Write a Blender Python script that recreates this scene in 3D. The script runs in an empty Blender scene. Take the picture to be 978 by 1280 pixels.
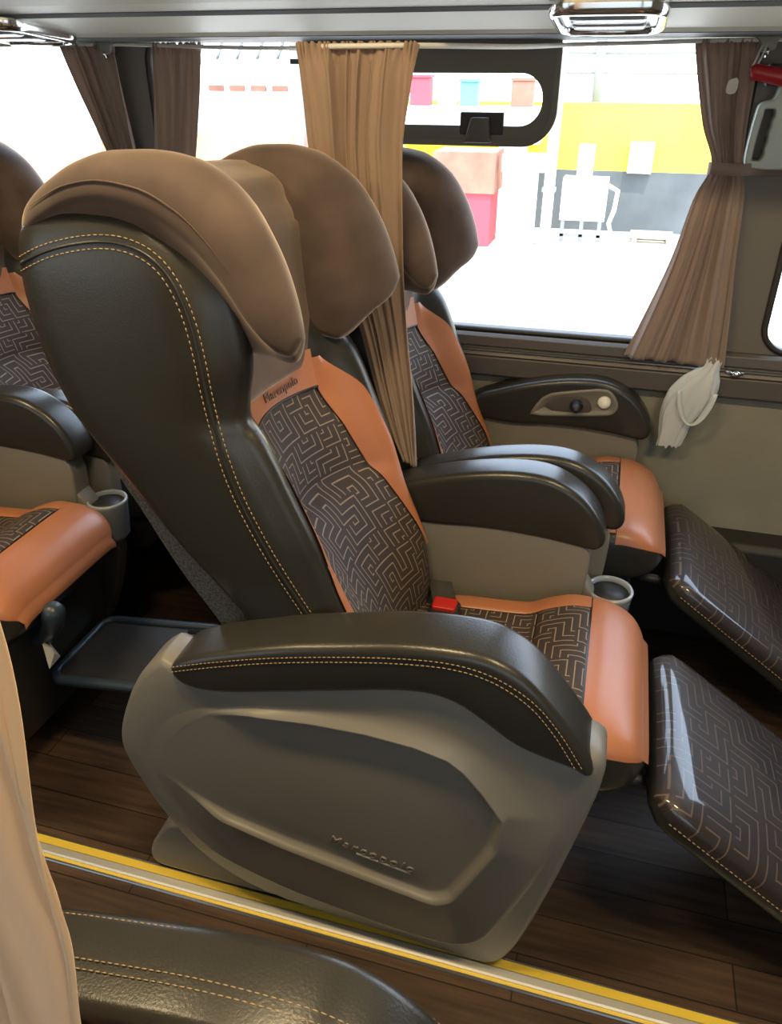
import bpy, bmesh, math, random
import numpy as np
from mathutils import Vector, Matrix, noise

random.seed(4)
SC = bpy.context.scene
COL = SC.collection
PI = math.pi

# ------------------------------------------------------------------ materials
def nodes_of(name):
    m = bpy.data.materials.new(name)
    m.use_nodes = True
    nt = m.node_tree
    return m, nt, nt.nodes['Principled BSDF']

def N(nt, typ, **kw):
    n = nt.nodes.new(typ)
    for k, v in kw.items():
        setattr(n, k, v)
    return n

def mathn(nt, op, a, b=None, c=None):
    n = nt.nodes.new('ShaderNodeMath')
    n.operation = op
    for i, v in enumerate((a, b, c)):
        if v is None:
            continue
        if isinstance(v, (int, float)):
            n.inputs[i].default_value = v
        else:
            nt.links.new(v, n.inputs[i])
    return n.outputs[0]

def mat(name, col, rough=.5, metal=0, bump=0, bscale=200, var=0, vscale=6, coat=0, coat_rough=.05,
        sheen=0, sheen_tint=(1, 1, 1, 1), spec=None, stretch=None):
    m, nt, p = nodes_of(name)
    p.inputs['Base Color'].default_value = (*col, 1)
    p.inputs['Roughness'].default_value = rough
    p.inputs['Metallic'].default_value = metal
    p.inputs['Coat Weight'].default_value = coat
    p.inputs['Coat Roughness'].default_value = coat_rough
    p.inputs['Sheen Weight'].default_value = sheen
    p.inputs['Sheen Tint'].default_value = sheen_tint
    p.inputs['Sheen Roughness'].default_value = .4
    if spec is not None:
        p.inputs['Specular IOR Level'].default_value = spec
    if bump or var:
        tc = N(nt, 'ShaderNodeTexCoord')
        src = tc.outputs['Object']
        if stretch:
            mp = N(nt, 'ShaderNodeMapping')
            mp.inputs['Scale'].default_value = stretch
            nt.links.new(src, mp.inputs[0])
            src = mp.outputs[0]
        if bump:
            nz = N(nt, 'ShaderNodeTexNoise')
            nz.inputs['Scale'].default_value = bscale
            nz.inputs['Detail'].default_value = 4
            nt.links.new(src, nz.inputs['Vector'])
            b = N(nt, 'ShaderNodeBump')
            b.inputs['Strength'].default_value = bump
            b.inputs['Distance'].default_value = .002
            nt.links.new(nz.outputs['Fac'], b.inputs['Height'])
            nt.links.new(b.outputs[0], p.inputs['Normal'])
        if var:
            nz = N(nt, 'ShaderNodeTexNoise')
            nz.inputs['Scale'].default_value = vscale
            nz.inputs['Detail'].default_value = 5
            nt.links.new(src, nz.inputs['Vector'])
            r = N(nt, 'ShaderNodeValToRGB')
            r.color_ramp.elements[0].position = .3
            r.color_ramp.elements[1].position = .7
            r.color_ramp.elements[0].color = (*[c * (1 - var) for c in col], 1)
            r.color_ramp.elements[1].color = (*[min(1, c * (1 + var)) for c in col], 1)
            nt.links.new(nz.outputs['Fac'], r.inputs[0])
            nt.links.new(r.outputs[0], p.inputs['Base Color'])
    return m

def maze(name, dark, light, cell=.046, n=3, width=.15, rough=.75, coat=0, coat_rough=.06, rot=0):
    """woven labyrinth: each cell holds nested right-angled lines, turned at random"""
    m, nt, p = nodes_of(name)
    tc = N(nt, 'ShaderNodeTexCoord')
    mp = N(nt, 'ShaderNodeMapping')
    mp.inputs['Scale'].default_value = (1 / cell, 1 / cell, 1)
    mp.inputs['Rotation'].default_value = (0, 0, rot)
    nt.links.new(tc.outputs['UV'], mp.inputs[0])
    sp = N(nt, 'ShaderNodeSeparateXYZ')
    nt.links.new(mp.outputs[0], sp.inputs[0])
    u, v = sp.outputs[0], sp.outputs[1]
    fl = N(nt, 'ShaderNodeVectorMath', operation='FLOOR')
    nt.links.new(mp.outputs[0], fl.inputs[0])
    wn = N(nt, 'ShaderNodeTexWhiteNoise', noise_dimensions='2D')
    nt.links.new(fl.outputs[0], wn.inputs['Vector'])
    r = wn.outputs['Value']
    fx = mathn(nt, 'GREATER_THAN', r, .5)
    fy = mathn(nt, 'GREATER_THAN', mathn(nt, 'FRACT', mathn(nt, 'MULTIPLY', r, 7.31)), .5)
    def flip(t, f):
        t = mathn(nt, 'FRACT', t)
        # |f - t|
        return mathn(nt, 'ABSOLUTE', mathn(nt, 'SUBTRACT', f, t))
    uu, vv = flip(u, fx), flip(v, fy)
    f = mathn(nt, 'MULTIPLY', mathn(nt, 'MAXIMUM', uu, vv), n)
    d = mathn(nt, 'ABSOLUTE', mathn(nt, 'SUBTRACT', mathn(nt, 'FRACT', f), .5))
    line = N(nt, 'ShaderNodeMapRange')
    line.inputs['From Min'].default_value = width * .55
    line.inputs['From Max'].default_value = width * .55 + .06
    line.inputs['To Min'].default_value = 1
    line.inputs['To Max'].default_value = 0
    nt.links.new(d, line.inputs['Value'])
    nz = N(nt, 'ShaderNodeTexNoise')
    nz.inputs['Scale'].default_value = 900
    nt.links.new(tc.outputs['UV'], nz.inputs['Vector'])
    fac = mathn(nt, 'MULTIPLY', line.outputs[0], mathn(nt, 'ADD', mathn(nt, 'MULTIPLY', nz.outputs['Fac'], .7), .45))
    mx = N(nt, 'ShaderNodeMix', data_type='RGBA')
    mx.inputs[6].default_value = (*dark, 1)
    mx.inputs[7].default_value = (*light, 1)
    nt.links.new(fac, mx.inputs[0])
    nt.links.new(mx.outputs[2], p.inputs['Base Color'])
    p.inputs['Roughness'].default_value = rough
    p.inputs['Coat Weight'].default_value = coat
    p.inputs['Coat Roughness'].default_value = coat_rough
    b = N(nt, 'ShaderNodeBump')
    b.inputs['Strength'].default_value = .25
    b.inputs['Distance'].default_value = .001
    nt.links.new(line.outputs[0], b.inputs['Height'])
    nt.links.new(b.outputs[0], p.inputs['Normal'])
    return m

def planks(name):
    m, nt, p = nodes_of(name)
    tc = N(nt, 'ShaderNodeTexCoord')
    br = N(nt, 'ShaderNodeTexBrick')
    br.inputs['Scale'].default_value = 1
    br.inputs['Brick Width'].default_value = .75
    br.inputs['Row Height'].default_value = .085
    br.inputs['Mortar Size'].default_value = .0015
    br.inputs['Color1'].default_value = (.050, .031, .020, 1)
    br.inputs['Color2'].default_value = (.105, .062, .037, 1)
    br.inputs['Mortar'].default_value = (.014, .01, .008, 1)
    nt.links.new(tc.outputs['Object'], br.inputs['Vector'])
    mp = N(nt, 'ShaderNodeMapping')
    mp.inputs['Scale'].default_value = (3, 45, 1)
    nt.links.new(tc.outputs['Object'], mp.inputs[0])
    nz = N(nt, 'ShaderNodeTexNoise')
    nz.inputs['Scale'].default_value = 1.6
    nz.inputs['Detail'].default_value = 6
    nt.links.new(mp.outputs[0], nz.inputs['Vector'])
    mx = N(nt, 'ShaderNodeMix', data_type='RGBA', blend_type='MULTIPLY')
    mx.inputs[0].default_value = .8
    nt.links.new(br.outputs['Color'], mx.inputs[6])
    r = N(nt, 'ShaderNodeValToRGB')
    r.color_ramp.elements[0].position = .3
    r.color_ramp.elements[0].color = (.35, .33, .31, 1)
    r.color_ramp.elements[1].position = .75
    r.color_ramp.elements[1].color = (1.3, 1.25, 1.2, 1)
    nt.links.new(nz.outputs['Fac'], r.inputs[0])
    nt.links.new(r.outputs[0], mx.inputs[7])
    nt.links.new(mx.outputs[2], p.inputs['Base Color'])
    p.inputs['Roughness'].default_value = .5
    p.inputs['Specular IOR Level'].default_value = .3
    return m

def cloth(name, col, trans=.35, var=.12):
    m, nt, p = nodes_of(name)
    p.inputs['Base Color'].default_value = (*col, 1)
    p.inputs['Roughness'].default_value = .85
    p.inputs['Sheen Weight'].default_value = .25
    tl = N(nt, 'ShaderNodeBsdfTranslucent')
    tl.inputs[0].default_value = (*[min(1, c * 1.25) for c in col], 1)
    mx = N(nt, 'ShaderNodeMixShader')
    mx.inputs[0].default_value = trans
    nt.links.new(p.outputs[0], mx.inputs[1])
    nt.links.new(tl.outputs[0], mx.inputs[2])
    nt.links.new(mx.outputs[0], nt.nodes['Material Output'].inputs[0])
    tc = N(nt, 'ShaderNodeTexCoord')
    nz = N(nt, 'ShaderNodeTexNoise')
    nz.inputs['Scale'].default_value = 30
    nz.inputs['Detail'].default_value = 4
    nt.links.new(tc.outputs['Object'], nz.inputs['Vector'])
    b = N(nt, 'ShaderNodeBump')
    b.inputs['Strength'].default_value = .15
    b.inputs['Distance'].default_value = .004
    nt.links.new(nz.outputs['Fac'], b.inputs['Height'])
    nt.links.new(b.outputs[0], p.inputs['Normal'])
    return m

def glass_mat(name, tint=(1, 1, 1), gloss=.06):
    m, nt, p = nodes_of(name)
    nt.nodes.remove(p)
    t = N(nt, 'ShaderNodeBsdfTransparent')
    t.inputs[0].default_value = (*tint, 1)
    g = N(nt, 'ShaderNodeBsdfGlossy')
    g.inputs['Roughness'].default_value = .02
    fr = N(nt, 'ShaderNodeFresnel')
    fr.inputs[0].default_value = 1.4
    mx = N(nt, 'ShaderNodeMixShader')
    nt.links.new(mathn(nt, 'MULTIPLY', fr.outputs[0], .6), mx.inputs[0])
    nt.links.new(t.outputs[0], mx.inputs[1])
    nt.links.new(g.outputs[0], mx.inputs[2])
    nt.links.new(mx.outputs[0], nt.nodes['Material Output'].inputs[0])
    return m

def emit(name, col, s):
    m, nt, p = nodes_of(name)
    p.inputs['Base Color'].default_value = (*col, 1)
    p.inputs['Emission Color'].default_value = (*col, 1)
    p.inputs['Emission Strength'].default_value = s
    return m

M = {
    'leather': mat('black_leather', (.026, .025, .021), .29, bump=.12, bscale=350, var=.12, vscale=4),
    'orange': mat('tan_orange_leather', (.42, .16, .074), .36, bump=.12, bscale=350, var=.06, vscale=5),
    'velvet': mat('brown_velvet', (.072, .047, .038), .8, bump=.1, bscale=60, var=.32, vscale=11, sheen=.65, sheen_tint=(1, .80, .64, 1)),
    'maze': maze('labyrinth_weave', (.040, .028, .023), (.36, .27, .20), width=.075, cell=.041),
    'mazeplastic': maze('labyrinth_under_plastic', (.020, .013, .011), (.13, .088, .066), coat=1, coat_rough=.06, rough=.5, width=.07, cell=.06),
    'beige': mat('taupe_plastic', (.185, .172, .145), .42, bump=.06, bscale=700),
    'beigelight': mat('pale_taupe_plastic', (.30, .28, .24), .5, bump=.06, bscale=700),
    'carpet': mat('grey_speckled_carpet', (.075, .070, .064), .95, bump=.9, bscale=420, var=.65, vscale=260),
    'wallcarpet': mat('grey_green_wall_felt', (.225, .215, .170), .95, bump=.5, bscale=500, var=.13, vscale=4),
    'pillar': mat('grey_brown_pillar', (.125, .115, .102), .6, bump=.1, bscale=300),
    'sill': mat('dark_brown_sill', (.075, .064, .056), .42, bump=.05, bscale=300),
    'rack': mat('grey_green_rack', (.50, .465, .37), .5, bump=.03, bscale=300),
    'rackunder': mat('blue_grey_under_rack', (.13, .14, .145), .55),
    'ceil': mat('pale_ceiling', (.55, .53, .48), .7),
    'dark': mat('dark_plastic', (.018, .018, .019), .5),
    'darkblue': mat('dark_blue_plastic', (.03, .045, .06), .35),
    'rubber': mat('black_rubber', (.022, .020, .018), .55),
    'chrome': mat('chrome', (.75, .76, .76), .14, 1),
    'steel': mat('brushed_steel', (.55, .56, .55), .3, 1), 'nosing': mat('worn_aluminium', (.72, .71, .66), .42, .75),
    'yellow': mat('yellow_strip', (.74, .53, .06), .4, bump=.2, bscale=200),
    'planks': planks('dark_wood_planks'),
    'curtain': cloth('tan_curtain_cloth', (.36, .25, .18), .3),
    'curtainlit': cloth('lamplit_curtain_cloth', (.66, .46, .27), .3),  # the tan cloth again, with warm lamplight put into its colour
    'curtaingrey': cloth('taupe_curtain_cloth', (.31, .235, .195), .3),
    'ventgrey': mat('vent_frame_grey', (.12, .11, .092), .5),
    'cord': mat('pale_grey_cord', (.62, .60, .55), .6, bump=.4, bscale=400),
    'thread': mat('tan_thread', (.36, .25, .12), .7),
    'red': mat('red_plastic', (.50, .02, .015), .35),
    'darkred': mat('dark_red_plastic', (.36, .015, .02), .3),
    'white': mat('off_white_plastic', (.75, .73, .66), .45),
    'webbing': mat('black_webbing', (.05, .05, .045), .8, bump=.5, bscale=900),
    'bag': cloth('thin_white_plastic', (.75, .78, .78), .4),
    'paper': mat('paper_tag', (.6, .58, .52), .8),
    'greyhandle': mat('grey_green_handle', (.42, .47, .44), .4),
    'glass': glass_mat('window_glass'), 'dimglass': glass_mat('dimming_glass', (.30, .32, .32)),  # second glass: darkening added to cut daylight from the unseen near side
    'print': mat('dark_embossed_print', (.13, .055, .04), .5),
    'lamp': emit('lamp_diffuser', (1, .87, .62), 2.2),
    'lampgrey': mat('frosted_lens', (.30, .33, .35), .25, coat=.6),
    # outside
    'concrete': mat('pale_concrete', (.62, .58, .52), .9, var=.25, vscale=.6),
    'yellowwall': mat('yellow_paint', (.78, .69, .05), .8, var=.12, vscale=1.2),
    'darkwall': mat('slate_paint', (.085, .095, .10), .8, var=.2, vscale=1.5),
    'whitepaint': mat('white_paint', (.85, .84, .80), .7),
    'orangewall': mat('pale_orange_paint', (.78, .34, .17), .8, var=.08, vscale=.8),
    'brick': mat('red_brown_paint', (.30, .12, .08), .8, var=.25, vscale=3),
    'crimson': mat('crimson_paint', (.45, .05, .07), .7),
    'metalgrey': mat('galvanised_grey', (.22, .23, .23), .5, .3),
    'blue': mat('blue_paint', (.10, .28, .65), .6),
    'wood': mat('weathered_wood', (.42, .33, .22), .9, var=.3, vscale=4),
}

# ------------------------------------------------------------------ helpers
MY = 1          # set to -1 while a mirrored seat is being built

def link(o, parent=None):
    COL.objects.link(o)
    if parent is not None:
        o.parent = parent
    return o

def tag(o, label=None, cat=None, group=None, kind=None):
    if label: o['label'] = label
    if cat: o['category'] = cat
    if group: o['group'] = group
    if kind: o['kind'] = kind
    return o

def empty(name, loc=(0, 0, 0), rz=0):
    o = bpy.data.objects.new(name, None)
    o.empty_display_size = .05
    o.location = loc
    o.rotation_euler = (0, 0, rz)
    return link(o)

class MB:
    """collects pieces of ONE mesh"""
    def __init__(s):
        s.v, s.f, s.uv, s.smooth = [], [], {}, []
    def add(s, verts, faces, smooth=True):
        o = len(s.v)
        s.v += [tuple(map(float, p)) for p in verts]
        for f in faces:
            s.f.append([i + o for i in f]); s.smooth.append(smooth)
        return o
    def grid(s, P, cu=False, cv=False, caps=(False, False), uv=None):
        P = np.asarray(P, float)
        nu, nv = P.shape[:2]
        base = len(s.v)
        fs = []
        for i in range(nu if cu else nu - 1):
            for j in range(nv if cv else nv - 1):
                a, b = i, (i + 1) % nu
                c, d = j, (j + 1) % nv
                fs.append((a * nv + c, b * nv + c, b * nv + d, a * nv + d))
        if caps[0]: fs.append(list(range(nv))[::-1])
        if caps[1]: fs.append([(nu - 1) * nv + j for j in range(nv)])
        s.add(P.reshape(-1, 3), fs)
        if uv is not None:
            for k, q in enumerate(np.asarray(uv, float).reshape(-1, 2)):
                s.uv[base + k] = tuple(q)
        return s
    def box(s, lo, hi, smooth=False):
        x0, y0, z0 = lo; x1, y1, z1 = hi
        v = [(x0, y0, z0), (x1, y0, z0), (x1, y1, z0), (x0, y1, z0), (x0, y0, z1), (x1, y0, z1), (x1, y1, z1), (x0, y1, z1)]
        s.add(v, [(0, 3, 2, 1), (4, 5, 6, 7), (0, 1, 5, 4), (1, 2, 6, 5), (2, 3, 7, 6), (3, 0, 4, 7)], smooth)
        return s
    def tube(s, pts, r, n=8, closed=False, cap=True):
        pts = [Vector(p) for p in pts]
        m = len(pts)
        rr = r if hasattr(r, '__len__') else [r] * m
        rings = []
        up = None
        for i, p in enumerate(pts):
            a = pts[(i - 1) % m] if (closed or i > 0) else p
            b = pts[(i + 1) % m] if (closed or i < m - 1) else p
            t = (b - a).normalized()
            if up is None:
                up = Vector((0, 0, 1)) if abs(t.z) < .9 else Vector((1, 0, 0))
            x = t.cross(up)
            if x.length < 1e-5: x = t.cross(Vector((0, 1, 0)))
            x.normalize()
            y = x.cross(t).normalized(); up = y
            rings.append([p + (x * math.cos(2 * PI * k / n) + y * math.sin(2 * PI * k / n)) * rr[i] for k in range(n)])
        s.grid([[tuple(q) for q in g] for g in rings], cu=closed, cv=True, caps=(cap and not closed, cap and not closed))
        return s
    def lathe(s, prof, c, n=32, axis='z'):
        P = []
        for r, h in prof:
            ring = []
            for k in range(n):
                a = 2 * PI * k / n
                q = (r * math.cos(a), r * math.sin(a), h)
                if axis == 'y': q = (q[0], h, q[1])
                if axis == 'x': q = (h, q[0], q[1])
                ring.append((c[0] + q[0], c[1] + q[1], c[2] + q[2]))
            P.append(ring)
        s.grid(P, cv=True, caps=(True, True))
        return s
    def build(s, name, m, parent=None, bevel=0, solid=0, sub=0, auto=None):
        me = bpy.data.meshes.new(name)
        v = [(x, MY * y, z) for x, y, z in s.v]
        f = [q[::-1] for q in s.f] if MY < 0 else s.f
        me.from_pydata(v, [], f)
        me.polygons.foreach_set('use_smooth', s.smooth)
        if s.uv:
            ul = me.uv_layers.new(name='UVMap')
            for lp in me.loops:
                ul.data[lp.index].uv = s.uv.get(lp.vertex_index, (0, 0))
        me.materials.append(M[m] if isinstance(m, str) else m)
        bm = bmesh.new(); bm.from_mesh(me)
        bmesh.ops.recalc_face_normals(bm, faces=bm.faces)
        bm.to_mesh(me); bm.free()
        me.update()
        if auto: me.set_sharp_from_angle(angle=math.radians(auto))
        o = bpy.data.objects.new(name, me)
        if bevel:
            b = o.modifiers.new('b', 'BEVEL'); b.width = bevel; b.segments = 3; b.limit_method = 'ANGLE'
        if solid:
            b = o.modifiers.new('s', 'SOLIDIFY'); b.thickness = solid; b.offset = 0
        if sub:
            b = o.modifiers.new('u', 'SUBSURF'); b.levels = sub; b.render_levels = sub
        return link(o, parent)

def pch(xs, ys):
    """monotone cubic interpolation"""
    xs = np.array(xs, float); ys = np.array(ys, float)
    h = np.diff(xs); d = np.diff(ys) / h
    m = np.zeros(len(xs))
    m[0], m[-1] = d[0], d[-1]
    for i in range(1, len(xs) - 1):
        if d[i - 1] * d[i] > 0:
            w1, w2 = 2 * h[i] + h[i - 1], h[i] + 2 * h[i - 1]
            m[i] = (w1 + w2) / (w1 / d[i - 1] + w2 / d[i])
    def f(x):
        x = np.clip(np.asarray(x, float), xs[0], xs[-1])
        i = np.clip(np.searchsorted(xs, x) - 1, 0, len(xs) - 2)
        t = (x - xs[i]) / h[i]
        t2, t3 = t * t, t * t * t
        return (2 * t3 - 3 * t2 + 1) * ys[i] + (t3 - 2 * t2 + t) * h[i] * m[i] + (-2 * t3 + 3 * t2) * ys[i + 1] + (t3 - t2) * h[i] * m[i + 1]
    return f

def smooth_poly(pts, n, closed=True, it=2):
    """chaikin-smoothed then resampled to n points"""
    P = np.array(pts, float)
    for _ in range(it):
        if closed:
            Q = np.roll(P, -1, 0)
            P = np.stack([.75 * P + .25 * Q, .25 * P + .75 * Q], 1).reshape(-1, P.shape[1])
        else:
            A, B = P[:-1], P[1:]
            P = np.concatenate([P[:1], np.stack([.75 * A + .25 * B, .25 * A + .75 * B], 1).reshape(-1, P.shape[1]), P[-1:]])
    if closed: P = np.concatenate([P, P[:1]])
    s = np.concatenate([[0], np.cumsum(np.linalg.norm(np.diff(P, axis=0), axis=1))])
    t = np.linspace(0, s[-1], n + 1)[:-1] if closed else np.linspace(0, s[-1], n)
    return np.stack([np.interp(t, s, P[:, k]) for k in range(P.shape[1])], 1)

def ss(a, b, x):
    t = np.clip((np.asarray(x, float) - a) / (b - a), 0, 1)
    return t * t * (3 - 2 * t)

def inset(P, d):
    """move a closed 2-D outline inwards by d"""
    P = np.asarray(P)
    T = np.roll(P, -1, 0) - np.roll(P, 1, 0)
    T /= np.linalg.norm(T, axis=1)[:, None] + 1e-9
    nrm = np.stack([-T[:, 1], T[:, 0]], 1)
    for _ in range(4): nrm = .5 * nrm + .25 * (np.roll(nrm, 1, 0) + np.roll(nrm, -1, 0))
    A = .5 * np.sum(P[:, 0] * np.roll(P[:, 1], -1) - np.roll(P[:, 0], -1) * P[:, 1])
    return P + nrm * d * (1 if A > 0 else -1)

def slab(mb, outline, y0, y1, e, n=96, axis='y', it=2, seg=5):
    """outline in (x,z) given thickness along y, all edges rounded by e"""
    O = smooth_poly(outline, n, True, it)
    rings = []
    for k in range(seg + 1):
        a = PI / 2 * k / seg
        rings.append((y0 + e * (1 - math.sin(a)), inset(O, e * (1 - math.cos(a)))) )
    rings = [(y0 + e * (1 - math.cos(PI / 2 * k / seg)), inset(O, e * (1 - math.sin(PI / 2 * k / seg)))) for k in range(seg + 1)]
    rings += [(y1 - e * (1 - math.cos(PI / 2 * k / seg)), inset(O, e * (1 - math.sin(PI / 2 * k / seg)))) for k in range(seg, -1, -1)]
    P = []
    for y, R in rings:
        if axis == 'y': P.append([(a, y, b) for a, b in R])
        elif axis == 'z': P.append([(a, b, y) for a, b in R])
        else: P.append([(y, a, b) for a, b in R])
    mb.grid(P, cv=True, caps=(True, True))
    return mb

def dashes(mb, path, r=.0011, dash=.0065, gap=.0035):
    """a row of stitches along a 3-D path"""
    P = np.array(path, float)
    s = np.concatenate([[0], np.cumsum(np.linalg.norm(np.diff(P, axis=0), axis=1))])
    f = lambda t: np.array([np.interp(t, s, P[:, k]) for k in range(3)])
    t = 0
    while t + dash < s[-1]:
        mb.tube([f(t), f(t + dash / 2), f(t + dash)], [r * .6, r, r * .6], 5)
        t += dash + gap
    return mb

def text(name, body, size, loc, xdir, ydir, m, parent, depth=.0012, shear=0, space=1):
    c = bpy.data.curves.new(name, 'FONT')
    c.body = body; c.size = size; c.extrude = depth; c.shear = shear; c.space_character = space
    c.materials.append(M[m])
    o = bpy.data.objects.new(name, c)
    x = Vector(xdir).normalized(); y = Vector(ydir); y = (y - x * y.dot(x)).normalized(); z = x.cross(y)
    mt = Matrix((x, y, z)).transposed().to_4x4(); mt.translation = Vector(loc)
    tmp = link(o)
    dg = bpy.context.evaluated_depsgraph_get()
    me = bpy.data.meshes.new_from_object(o.evaluated_get(dg))
    bpy.data.objects.remove(tmp)
    q = bpy.data.objects.new(name, me)
    q.matrix_local = mt
    return link(q, parent)

def copy_tree(o, parent=None):
    c = o.copy(); COL.objects.link(c); c.parent = parent
    for ch in [k for k in COL.objects if k.parent == o]:
        copy_tree(ch, c)
    return c

def rrect(x0, x1, z0, z1, r, n=12):
    pts = []
    for cx, cz, a0 in ((x1 - r, z1 - r, 0), (x0 + r, z1 - r, PI / 2), (x0 + r, z0 + r, PI), (x1 - r, z0 + r, 1.5 * PI)):
        for k in range(n + 1):
            a = a0 + PI / 2 * k / n
            pts.append((cx + r * math.cos(a), cz + r * math.sin(a)))
    return pts

# ------------------------------------------------------------------ the passenger seat
# local frame: x forwards, y across (0 = middle of the seat), z up from the floor
W = .245
fR = pch([.40, .48, .56, .64, .765, .90, .94, .99, 1.04, 1.086, 1.14, 1.19, 1.225, 1.25, 1.264],
         [-.42, -.432, -.460, -.497, -.588, -.680, -.708, -.733, -.750, -.758, -.762, -.758, -.744, -.705, -.66])
fF = pch([.40, .5, .57, .6, .69, .78, .85, .95, .978, 1.0, 1.06, 1.12, 1.19, 1.24, 1.28],
         [-.275, -.282, -.297, -.307, -.343, -.370, -.398, -.440, -.458, -.456, -.445, -.45, -.48, -.54, -.61])
fI = pch([.40, .5, .57, .63, .69, .72, .742, .760, .82, .894, .94, 1.0, 1.1, 1.2, 1.255],
         [-.280, -.288, -.306, -.340, -.374, -.394, -.420, -.425, -.446, -.484, -.493, -.502, -.53, -.58, -.61])
fC = pch([.40, .5, .6, .7, .742, .76, .85, .95, 1.05, 1.2, 1.255], [.012, .020, .034, .042, .052, .050, .046, .042, .03, .01, .0])
fW = pch([.40, .5, .6, .8, 1.0, 1.15, 1.24, 1.264], [.200, .212, .225, .243, .247, .246, .235, .15])

def bol(v):
    return ss(.56, .83, abs(v))

def front(z, v, off=0.):
    x = fI(z) - fC(z) * max(0, 1 - (v / .58) ** 2) + (fF(z) - fI(z)) * bol(v)
    a = abs(v)
    edge = ss(.86, 1.0, a) ** 1.5
    x = x - edge * .045
    return np.array([x + off, v * fW(z), z])

def seat_back(root):
    mb = MB()
    P = []
    for z in np.linspace(.44, 1.264, 66):
        R, w = float(fR(z)), float(fW(z))
        ring = [front(z, v) for v in np.linspace(-1, 1, 57)]
        xf = float(front(z, 1)[0]); D = xf - R
        side = [(.8, 1.012), (.6, 1.022), (.4, 1.022), (.22, 1.016), (.10, 1.0), (.03, .965), (0, .90)]
        right = [(R + D * q, w * k, z) for q, k in side]
        ring += right
        ring += [(R, w * k, z) for k in np.linspace(.6, -.6, 7)]
        ring += [(a, -b, c) for a, b, c in right[::-1]]
        ring = [(a, b, c - roll(b) * float(ss(1.12, 1.25, c))) for a, b, c in ring]
        P.append(ring)
    mb.grid(P, cv=True, caps=(True, True))
    body = mb.build('backrest', 'leather', root)
    # woven insert
    vi = pch([.44, .56, .60, .70, .80, .90], [.90, .86, .80, .685, .60, .53])
    vo = pch([.55, .60, .70, .80, .88, .95], [.865, .865, .84, .81, .77, .60])
    zs = np.linspace(.445, .898, 70)
    P, UV = [], []
    for z in zs:
        row = [front(z, v, .005 * (1 - abs(k) ** 6) ) for k, v in zip(np.linspace(-1, 1, 31), np.linspace(-vi(z), vi(z), 31))]
        P.append(row)
        UV.append([(q[1] + 2.0, z * 1.08 + 3) for q in row])
    MB().grid(P, uv=UV).build('backrest_insert', 'maze', root)
    # orange leather along the sides and across the top
    for sg in (-1, 1):
        P = []
        for z in np.linspace(.56, .950, 60):
            a = float(vi(min(z, .90))); b = float(vo(z))
            b = max(b, a + .002)
            P.append([front(z, sg * v, .004 + .003 * math.sin(PI * t)) for t, v in zip(np.linspace(0, 1, 12), np.linspace(a, b, 12))])
        MB().grid(P).build('backrest_piping_panel', 'orange', root)
    P = []
    for z in np.linspace(.898, .966, 10):
        P.append([front(z, v, .005) for v in np.linspace(-.535, .535, 24)])
    band = MB().grid(P).build('name_band', 'orange', root)
    if MY > 0:
        p0, p1 = front(.915, -.012 / float(fW(.915)), .0078), front(.915, .085 / float(fW(.915)), .0078)
        text('lettering', 'Marcopolo', .022, tuple(p0), tuple(p1 - p0), (-.25, 0, 1), 'print', band, .0009, 0, 1.1)
    # welt between insert and band
    mb = MB()
    mb.tube([front(.898, v, .006) for v in np.linspace(-.53, .53, 24)], .0022, 6)
    mb.build('piping', 'leather', root)
    # side seams with two rows of stitches
    sm = smooth_poly([(-.756, 1.172), (-.69, 1.200), (-.609, 1.214), (-.556, 1.202), (-.523, 1.171), (-.502, 1.107), (-.494, .993),
                      (-.474, .887), (-.434, .787), (-.373, .66), (-.325, .57)], 90, False, 2)
    for sg in (-1, 1):
        mb, wl = MB(), MB()
        def sidey(x, z):
            R = float(fR(z)); D = float(front(z, 1)[0]) - R
            q = np.clip((x - R) / max(D, .02), 0, 1)
            return sg * float(fW(z)) * float(np.interp(q, [0, .03, .1, .22, .4, .6, .8, 1], [.90, .965, 1.0, 1.016, 1.022, 1.022, 1.012, 1.0])) + sg * .001
        T = np.gradient(sm, axis=0); T /= np.linalg.norm(T, axis=1)[:, None]
        Nn = np.stack([-T[:, 1], T[:, 0]], 1)
        for d in (-.008, .008):
            q = sm + Nn * d
            dashes(mb, [(x, sidey(x, min(z, 1.235)), z) for x, z in q], .0009, .0055, .0028)
        wl.tube([(x, sidey(x, min(z, 1.235)), z) for x, z in sm], .0022, 6)
        ws = wl.build('side_seam', 'leather', root)
        mb.build('stitching', 'thread', ws)
    # carpeted rear panel
    fP = pch([.42, .5, .56, .627, .7, .822, .9, .96], [-.485, -.495, -.515, -.552, -.598, -.660, -.702, -.722])
    P = []
    for z in np.linspace(.43, .955, 30):
        x0 = float(fP(z)) - .004; x1 = float(fR(z)) + .02
        w = .218 - .02 * max(0, (z - .85) / .1)
        P.append([(x1, -w, z), (x0 + .008, -w - .002, z), (x0, -w + .008, z), (x0 - .006, 0, z), (x0, w - .008, z), (x0 + .008, w + .002, z), (x1, w, z)])
    MB().grid(P, cv=True, caps=(True, True)).build('rear_panel', 'carpet', root)
    return body

def roll(y):
    return .062 * (y * MY + .23)      # the pillow has slumped to one side

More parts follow.
